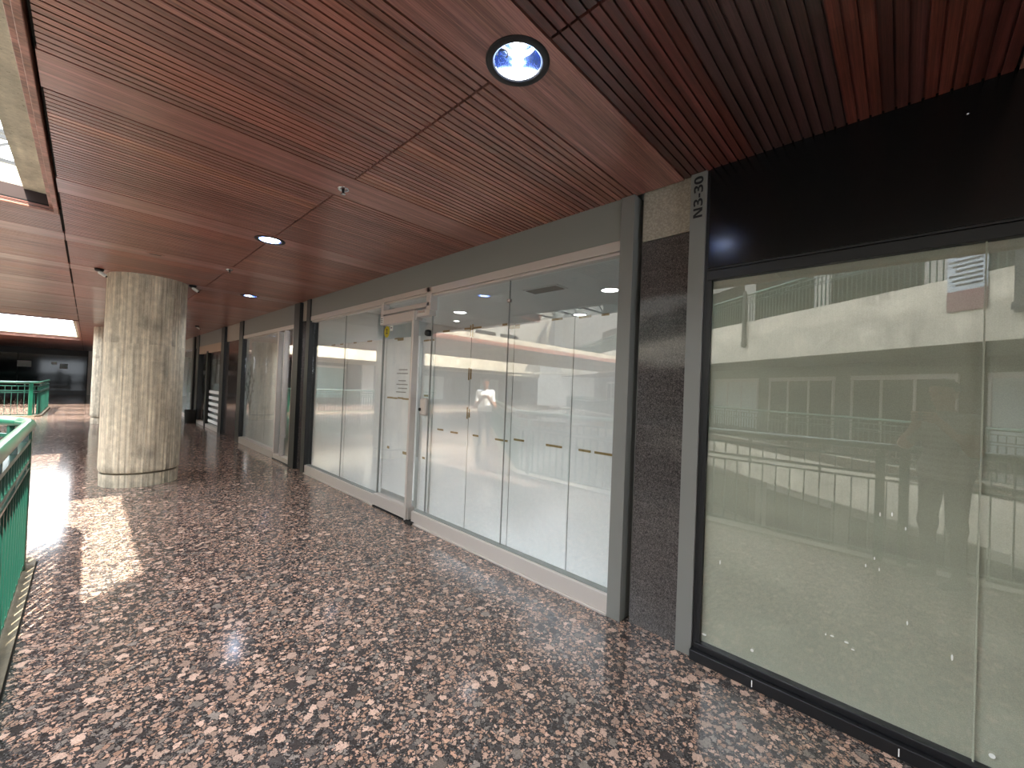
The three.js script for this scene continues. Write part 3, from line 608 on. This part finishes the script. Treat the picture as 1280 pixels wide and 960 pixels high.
// ---------------------------------------------------------------- railings
function railing(name, label, path, opts = {}) {
  const { y = 0, singles = true, mats = [M.green, M.greenDark], posts = [] } = opts;
  const t = thing(name, label, 'railing');
  const P = path.map(([x, z]) => new THREE.Vector3(x, y, z));
  const curve = new THREE.CurvePath();
  for (let i = 0; i < P.length - 1; i++) curve.add(new THREE.LineCurve3(P[i], P[i + 1]));
  const L = curve.getLength();
  const sweep = (yy, r) => { const gs = []; for (let i = 0; i < P.length - 1; i++) { gs.push(new THREE.TubeGeometry(new THREE.LineCurve3(P[i].clone().setY(y + yy), P[i + 1].clone().setY(y + yy)), 1, r, 14, false).toNonIndexed()); if (i) { const s = new THREE.SphereGeometry(r, 14, 10).toNonIndexed(); s.translate(P[i].x, y + yy, P[i].z); gs.push(s); } } for (const e of [P[0], P[P.length - 1]]) { const s = new THREE.SphereGeometry(r, 14, 10).toNonIndexed(); s.translate(e.x, y + yy, e.z); gs.push(s); } return mergeGeometries(gs); };
  const bar = (yy, h, w) => { const gs = []; for (let i = 0; i < P.length - 1; i++) { const a = P[i], b = P[i + 1], d = b.clone().sub(a), l = d.length(), g = new THREE.BoxGeometry(l + 0.004, h, w); g.rotateY(-Math.atan2(d.z, d.x)); g.translate((a.x + b.x) / 2, y + yy, (a.z + b.z) / 2); gs.push(g.toNonIndexed()); } return mergeGeometries(gs); };
  mesh('handrail', sweep(1.085, 0.036), mats[0], t);
  for (const [yy, h] of [[0.975, 0.026], [0.828, 0.026], [0.772, 0.018]]) mesh('rail', bar(yy, h, 0.032), mats[1], t);
  mesh('rail', bar(0.075, 0.02, 0.032), mats[1], t);
  const pitch = 0.128, n = Math.floor(L / pitch), balG = new THREE.BoxGeometry(0.010, 0.69, 0.036), cellG = new THREE.BoxGeometry(0.010, 0.13, 0.03), spG = new THREE.BoxGeometry(0.03, 0.075, 0.03), spG2 = new THREE.BoxGeometry(0.03, 0.035, 0.03);
  const merged = { baluster: [], cell_bar: [], spacer: [] };
  for (let i = 1; i < n; i++) {
    const u = i * pitch / L, p = curve.getPointAt(u), d = curve.getTangentAt(u), a = -Math.atan2(d.z, d.x);
    const put = (nm, g, yy) => { if (singles) { const m = mesh(nm, g, mats[1], t); m.position.set(p.x, y + yy, p.z); m.rotation.y = a; } else { const q = g.clone().toNonIndexed(); q.rotateY(a); q.translate(p.x, y + yy, p.z); merged[nm].push(q); } };
    put('baluster', balG, 0.42); put('cell_bar', cellG, 0.90);
    if (i % 5 === 0) { put('spacer', spG, 1.02); put('spacer', spG2, 0.80); }
  }
  if (!singles) for (const k of Object.keys(merged)) if (merged[k].length) { const m = mesh(k + '_row', mergeGeometries(merged[k]), mats[1], t); m.userData.kind = 'stuff'; }
  for (const [x, z, w, a] of posts) { const g = rbx(-w / 2, w / 2, 0, 1.07, -0.02, 0.02, 0.005); g.rotateY(a ?? 0); const m = mesh('post', g, mats[0], t); m.position.set(x, y, z); }
  return t;
}
railing('walkway_railing', 'dark green metal railing with round handrail along the near floor opening',
  [[-0.285, 9.0], [-0.285, -4.70], [-0.30, -4.84], [-0.345, -4.97], [-0.42, -5.09], [-7.5, -13.48]],
  { posts: [[-0.285, -0.135, 0.07, Math.PI / 2], [-0.285, 0.03, 0.07, Math.PI / 2], [-0.285, -4.66, 0.06, Math.PI / 2], [-0.285, 3.4, 0.06, Math.PI / 2]] });
railing('rounded_railing', 'green metal railing with a rounded corner round the far floor opening',
  [[-9, -19.64], [-1.5, -19.64], [-1.32, -19.68], [-1.17, -19.79], [-1.07, -19.94], [-1.035, -20.1], [-1.035, -24.5]],
  { posts: [[-1.2, -19.76, 0.09, 0.5]] });
{
  const [a, b] = [opp(-13.4), opp(24)];
  railing('opposite_railing', 'dark railing along the gallery across the atrium', [a, b], { singles: false });
}

// ---------------------------------------------------------------- other side of the atrium
{
  const A = opp(-13.5), B = opp(26), fascia = (y0, y1, off) => { const p = opp(-13.5, off), q = opp(26, off); return wallAlong(p[0], p[1], q[0], q[1], y0, y1, 0.2); };
  const f = struct('wall_opposite', 'concrete gallery fascias and dark shops across the atrium', 'wall');
  mesh('upper_fascia', fascia(2.82, 4.22, 0.1), M.concrete, f);
  mesh('lower_fascia', fascia(-1.25, 0.02, 0.1), M.concrete, f);
  const q0 = opp(-13.5, 0.1), q1 = opp(26, 0.1), q2 = opp(26, 12), q3 = opp(-13.5, 12);
  mesh('gallery_soffit', slab([q0, q1, q2, q3], [], 2.82, 2.92), M.dull, f);
  mesh('lower_soffit', slab([q0, q1, q2, q3], [], -1.25, -1.15), M.plaster, f);
  const s0 = opp(-13.5, 3.4), s1 = opp(26, 3.4);
  mesh('shop_wall', wallAlong(s0[0], s0[1], s1[0], s1[1], 0, 2.82, 0.2), M.dull, f);
  mesh('lower_shop_wall', wallAlong(s0[0], s0[1], s1[0], s1[1], -4.1, -1.25, 0.2), M.plaster, f);
  const s2 = opp(37, 3.4); mesh('sky_block_wall', wallAlong(s0[0], s0[1], s2[0], s2[1], 2.92, 13, 0.2), M.plaster, f);  // raised out of view, added height blocks the sky in the shop glass
  for (let i = 0; i < 10; i++) for (const [y0, y1] of [[4.9, 6.9], [8.4, 10.6]]) { const a = opp(-12 + i * 3.7, 3.27), b = opp(-9.1 + i * 3.7, 3.27); mesh('upper_window', wallAlong(a[0], a[1], b[0], b[1], y0, y1, 0.06), M.darkGlass, f); }  // invented window rows that dress the added wall as storeys
  // shop windows and doors across
  for (let i = 0; i < 9; i++) {
    const t0 = -9 + i * 3.6, a = opp(t0, 3.27), b = opp(t0 + 2.9, 3.27);
    mesh('shop_window', wallAlong(a[0], a[1], b[0], b[1], 0.15, 2.25, 0.05), i % 3 === 1 ? M.frost : M.darkGlass, f);
    const c = opp(t0 - 0.05, 3.24), d = opp(t0 + 2.95, 3.24);
    mesh('window_head', wallAlong(c[0], c[1], d[0], d[1], 2.25, 2.4, 0.08), M.alu, f);
    for (const k of [0, 1.0, 1.95, 2.9]) { const e = opp(t0 + k - 0.03, 3.24), g = opp(t0 + k + 0.03, 3.24); mesh('window_bar', wallAlong(e[0], e[1], g[0], g[1], 0.1, 2.25, 0.08), M.alu, f); }
    const g0 = opp(t0, 3.27), g1 = opp(t0 + 2.9, 3.27);
    mesh('lower_sign', wallAlong(g0[0], g0[1], g1[0], g1[1], -2.35, -1.75, 0.06), i % 2 ? M.white : M.plaster, f);
    mesh('lower_window', wallAlong(g0[0], g0[1], g1[0], g1[1], -4.0, -2.4, 0.06), M.darkGlass, f);
  }
  // upper railing and steel posts
  railing('upper_gallery_railing', 'dark railing on top of the concrete fascia across the atrium', [opp(-12, 0.1), opp(24, 0.1)], { y: 4.14, singles: false });
  const bt = thing('notice_banner', 'white printed notice with a red foot hung on the concrete fascia', 'banner', (() => { const p = opp(-4.05, -0.03); return [p[0], 3.5, p[1]]; })());
  const ang = -Math.atan2(oppDir[1], oppDir[0]);
  const bn = (x0, x1, y0, y1, z0, z1) => { const g = bx(x0, x1, y0, y1, z0, z1); g.rotateY(ang); return g; };
  mesh('sheet', bn(-0.33, 0.33, 0.42, 1.25, -0.012, 0.012), std({ color: 0xa6adb3, roughness: 0.8 }), bt);
  mesh('red_foot', bn(-0.33, 0.33, 0, 0.42, -0.012, 0.012), std({ color: 0x80605e, roughness: 0.8 }), bt);
  for (let i = 0; i < 7; i++) mesh('print_line', bn(-0.26, 0.18 + 0.06 * (i % 3), 0.52 + i * 0.1, 0.56 + i * 0.1, -0.018, 0.018), M.dull, bt);
  [[-4.9, 'dark steel post on the concrete fascia beside the notice banner'], [2.2, 'dark steel post on the concrete fascia before the plain stretch']].forEach(([t0, label]) => {
    const p = opp(t0, -0.12), t = thing('fascia_post', label, 'post', [p[0], 3.3, p[1]]);
    mesh('post', bn(-0.06, 0.06, 0, 2.0, -0.04, 0.04), M.darkPost, t); mesh('foot_plate', bn(-0.09, 0.09, 0.05, 0.2, -0.05, 0.06), M.darkPost, t);
  });
  // sunlit concrete fascia closing the far opening
  const e = struct('wall_atrium_end', 'pale sunlit concrete fascia closing the far end of the atrium', 'wall');
  mesh('fascia', bx(-29.8, -3.2, 2.82, 4.5, -29.5, -29.2), M.concrete, e);
  mesh('upper_wall', bx(-36, -3.2, 4.4, 13, -32.2, -32), M.plaster, e);
  for (let i = 0; i < 7; i++) for (const y of [5.4, 8.8]) mesh('upper_window', bx(-29 + i * 3.6, -26.2 + i * 3.6, y, y + 2.1, -32.02, -31.96), M.darkGlass, e);
  mesh('lower_fascia', bx(-29.8, -1.15, -1.3, -0.02, -24.9, -24.62), M.concrete, e);
  mesh('shop_wall', bx(-29.8, -4.6, 0, 2.82, -29.7, -29.4), M.dull, e);
  mesh('side_wall', bx(-4.7, -4.5, 0, 2.82, -38.2, -29.4), M.dull, e);
  mesh('teal_window', bx(-7.9, -5.3, 0.35, 2.45, -29.42, -29.34), std({ color: 0x7fb3b4, roughness: 0.3 }), e);
  mesh('window_head', bx(-8.0, -5.2, 2.45, 2.6, -29.44, -29.3), M.white, e);
  mesh('pale_pier', bx(-10.1, -9.2, 0, 2.82, -29.5, -29.2), M.white, e);
  for (let i = 0; i < 5; i++) mesh('pale_window', bx(-13.4 - i * 3.4, -11.0 - i * 3.4, 0.3, 2.3, -29.42, -29.34), i % 2 ? M.frost : M.darkGlass, e);
  mesh('end_sky_wall', bx(-36, -35.8, -4.1, 13, -39, 11), M.plaster, e);  // unseen bare wall, raised to shut out sky in the reflections
  // added slab out of view, slanted edge shaped to cut the sun patch
  const u = struct('roof_shade_slab', 'added unseen concrete slab shaped to shade the near stretch of the walkway', 'roof');
  mesh('slab', slab([[3.0, -4.81], [-1.055, -0.33], [-3.4, 2.265], [-3.4, 12], [8, 12], [8, -4.81]], [], 5.6, 5.9), M.concrete, u);
  mesh('upper_wall', bx(2.4, 2.6, 3.12, 5.6, -4.8, 11), M.concrete, u);
}
// steel members of the glazed roof
for (let i = 0; i < 9; i++) {
  const z = -8 - i * 2.4, t = thing('roof_beam', 'slim steel beam of the open atrium roof', 'beam', [-12, 8.5, z], 'steel beams over the atrium');
  mesh('chord', bx(-12, 12, 0, 0.12, -0.05, 0.05), M.darkPost, t);
  mesh('chord', bx(-12, 12, -0.7, -0.6, -0.05, 0.05), M.darkPost, t);
  for (let k = 0; k < 16; k++) { const g = bx(-0.03, 0.03, -0.55, 0.55, -0.03, 0.03); g.rotateZ(k % 2 ? 0.95 : -0.95); g.translate(-11.2 + k * 1.5, -0.3, 0); mesh('lattice_bar', g, M.darkPost, t); }
}

// ---------------------------------------------------------------- people
function sdfMesh(caps, centre, half, res, k) {
  const mc = new MarchingCubes(res, new THREE.MeshStandardMaterial(), false, false, 220000);
  mc.isolation = 0; const n = res, hs = n / 2, f = mc.field;
  const C = caps.map(([a, b, r1, r2, s]) => ({ a, d: [b[0] - a[0], b[1] - a[1], b[2] - a[2]], r1, r2, s: s ?? 1 })); C.forEach((c) => { c.l = c.d[0] ** 2 + c.d[1] ** 2 + c.d[2] ** 2 || 1e-9; });
  for (let z = 0; z < n; z++) for (let y = 0; y < n; y++) for (let x = 0; x < n; x++) {
    const px = centre[0] + (x - hs) / hs * half, py = centre[1] + (y - hs) / hs * half, pz = centre[2] + (z - hs) / hs * half;
    let m = 1e3;
    for (const c of C) {
      const ex = px - c.a[0], ey = py - c.a[1], ez = pz - c.a[2]; let t = (ex * c.d[0] + ey * c.d[1] + ez * c.d[2]) / c.l; t = t < 0 ? 0 : t > 1 ? 1 : t;
      const qx = ex - t * c.d[0], qy = ey - t * c.d[1], qz = (ez - t * c.d[2]) * c.s, dd = Math.sqrt(qx * qx + qy * qy + qz * qz) - (c.r1 + (c.r2 - c.r1) * t);
      const h = Math.max(k - Math.abs(m - dd), 0) / k; m = Math.min(m, dd) - h * h * k * 0.25;
    }
    f[x + y * n + z * n * n] = -m;
  }
  mc.update();
  const cnt = mc.count, pos = new Float32Array(cnt * 3), nor = new Float32Array(cnt * 3);
  for (let i = 0; i < cnt; i++) for (let j = 0; j < 3; j++) { pos[i * 3 + j] = centre[j] + mc.positionArray[i * 3 + j] * half; nor[i * 3 + j] = mc.normalArray[i * 3 + j]; }
  const g = new THREE.BufferGeometry(); g.setAttribute('position', new THREE.BufferAttribute(pos, 3)); g.setAttribute('normal', new THREE.BufferAttribute(nor, 3)); return g;
}
// figure facing +z, feet on y = 0, both hands on a phone held before the chest
function person(label, pos, turn, phoneY, phoneZ, look) {
  const t = thing('person', label, 'person', pos); t.rotation.y = turn;
  const caps = [];
  for (const s of [-1, 1]) {
    caps.push([[s * 0.09, 0.90, 0], [s * 0.105, 0.49, 0.015], 0.088, 0.058], [[s * 0.105, 0.49, 0.015], [s * 0.11, 0.10, -0.01], 0.058, 0.042], [[s * 0.11, 0.045, -0.03], [s * 0.13, 0.04, 0.16], 0.042, 0.036]);
    const sh = [s * 0.175, 1.37, -0.01], el = [s * 0.25, phoneY - 0.25, 0.08], wr = [s * 0.075, phoneY - 0.03, phoneZ - 0.05];
    caps.push([[s * 0.07, 1.38, -0.01], sh, 0.06, 0.062], [sh, el, 0.056, 0.043], [el, wr, 0.042, 0.028]);
  }
  caps.push([[-0.07, 0.97, 0], [0.07, 0.97, 0], 0.115, 0.115], [[0, 0.98, 0], [0, 1.14, 0.01], 0.128, 0.125], [[-0.07, 1.28, 0.01], [0.07, 1.28, 0.01], 0.118, 0.118], [[0, 1.40, -0.01], [0, 1.52, 0.015], 0.056, 0.052]);
  const body = sdfMesh(caps, [0, 0.8, 0.05], 0.86, 128, 0.05);
  // head with nose, brow, chin, ears
  const hy = 1.60, hz = 0.03, head = [[[0, hy + 0.025, hz - 0.012], [0, hy + 0.03, hz + 0.012], 0.086, 0.084], [[0, hy - 0.05, hz + 0.03], [0, hy - 0.085, hz + 0.045], 0.056, 0.036], [[0, hy + 0.012, hz + 0.088], [0, hy - 0.02, hz + 0.108], 0.010, 0.015],
    [[-0.035, hy + 0.026, hz + 0.082], [0.035, hy + 0.026, hz + 0.082], 0.011, 0.011], [[-0.022, hy - 0.056, hz + 0.088], [0.022, hy - 0.056, hz + 0.088], 0.010, 0.010], [[0, hy - 0.06, hz - 0.02], [0, hy - 0.14, hz - 0.02], 0.055, 0.054]];
  for (const s of [-1, 1]) head.push([[s * 0.088, hy + 0.015, hz - 0.01], [s * 0.086, hy - 0.03, hz - 0.005], 0.014, 0.010]);
  const hd = sdfMesh(head, [0, hy - 0.02, hz + 0.02], 0.19, 84, 0.022);
  const hands = [];
  for (const s of [-1, 1]) {
    const p = [s * 0.075, phoneY - 0.03, phoneZ - 0.05], c = [];
    const pc = [s * 0.062, phoneY - 0.005, phoneZ - 0.02];
    c.push([p, pc, 0.026, 0.030], [[pc[0], pc[1] - 0.02, pc[2]], [pc[0], pc[1] + 0.03, pc[2]], 0.022, 0.021]);
    for (let i = 0; i < 4; i++) { const y = pc[1] - 0.032 + i * 0.022, ln = [0.03, 0.038, 0.041, 0.036][i]; c.push([[pc[0], y, pc[2] + 0.012], [pc[0] + s * 0.004, y + 0.004, pc[2] + 0.04], 0.0095, 0.009], [[pc[0] + s * 0.004, y + 0.004, pc[2] + 0.04], [pc[0] - s * ln, y + 0.006, pc[2] + 0.046], 0.009, 0.0075]); }
    c.push([[pc[0], pc[1] + 0.01, pc[2] - 0.008], [pc[0] - s * 0.022, pc[1] + 0.03, pc[2] - 0.012], 0.013, 0.011], [[pc[0] - s * 0.022, pc[1] + 0.03, pc[2] - 0.012], [pc[0] - s * 0.045, pc[1] + 0.042, pc[2] + 0.004], 0.011, 0.0085]);
    hands.push(sdfMesh(c, [s * 0.06, phoneY, phoneZ - 0.01], 0.12, 72, 0.008));
  }
  const g = mergeGeometries([body, hd, ...hands]);
  const p = g.attributes.position, col = new Float32Array(p.count * 3), skin = new THREE.Color(0x9a6a50);
  for (let i = 0; i < p.count; i++) {
    const x = p.getX(i), y = p.getY(i), z = p.getZ(i), arm = Math.abs(x) > 0.19 && y < 1.30 || (z > 0.155 && y > 0.9);
    let c = skin;
    if (y < 0.10) c = look.shoe; else if (y < 0.88) c = look.trouser; else if (y < 1.455 && !(arm && y < phoneY - 0.12) && !(z > 0.15 && y > 0.95)) c = look.stripe && Math.floor(y / 0.025) % 2 ? look.stripe : look.shirt;
    if (y > 1.46 || (z > 0.2)) c = skin;
    col.set([c.r, c.g, c.b], i * 3);
  }
  g.setAttribute('color', new THREE.BufferAttribute(col, 3));
  mesh('body', g, std({ vertexColors: true, roughness: 0.8 }), t);
  const eyes = []; for (const s of [-1, 1]) { const e = new THREE.SphereGeometry(0.0115, 12, 8); e.translate(s * 0.034, hy + 0.006, hz + 0.079); eyes.push(e); }
  for (const e of eyes) mesh('eye', uvm(e), M.ring, t);
  const hair = new THREE.SphereGeometry(0.1, 28, 18, 0, Math.PI * 2, 0, 1.75), hp = hair.attributes.position;
  for (let i = 0; i < hp.count; i++) { const x = hp.getX(i), y = hp.getY(i), z = hp.getZ(i); hp.setXYZ(i, x * 0.98, y * 1.02 + (z > 0.03 && y < 0.05 ? 0.045 : 0), z * (z > 0 ? 0.93 : 1.02)); }
  hair.translate(0, hy + 0.03, hz - 0.004); hair.computeVertexNormals(); mesh('hair', uvm(hair), std({ color: 0x17120f, roughness: 0.7 }), t);
  return t;
}
function phone(pos, turn, label) {
  const t = thing('mobile_phone', label, 'phone', pos); t.rotation.y = turn;
  mesh('case', rbx(-0.074, 0.074, -0.036, 0.036, -0.004, 0.004, 0.003), M.ring, t);
  mesh('screen', bx(-0.068, 0.068, -0.031, 0.031, -0.0046, -0.004), M.darkGlass, t);
}
{
  const C = (h) => new THREE.Color(h);
  // photographer, mirrored in the filmed window
  const turn = Math.atan2(0.78, -0.62), px = -0.085, pz = 0.275;
  person('person in a pale striped shirt and dark trousers photographing beside the green railing', [px, 0, pz], turn, 1.40, 0.23, { shirt: C(0x8d8a84), stripe: C(0x6f6d6a), trouser: C(0x24252a), shoe: C(0x1a1a1a) });
  phone([px + 0.235 * Math.sin(turn), 1.40, pz + 0.235 * Math.cos(turn)], turn, 'dark phone held by the person in the striped shirt');
  const t2 = 0.75;
  person('person in a white shirt and dark trousers looking at a phone on the gallery', [-2.15, 0, -7.85], t2, 1.26, 0.30, { shirt: C(0xe8e8e4), trouser: C(0x2a2d36), shoe: C(0x222222) });
  phone([-2.15 + 0.305 * Math.sin(t2), 1.26, -7.85 + 0.305 * Math.cos(t2)], t2, 'dark phone held by the person in the white shirt');
}

renderer.render(scene, camera);
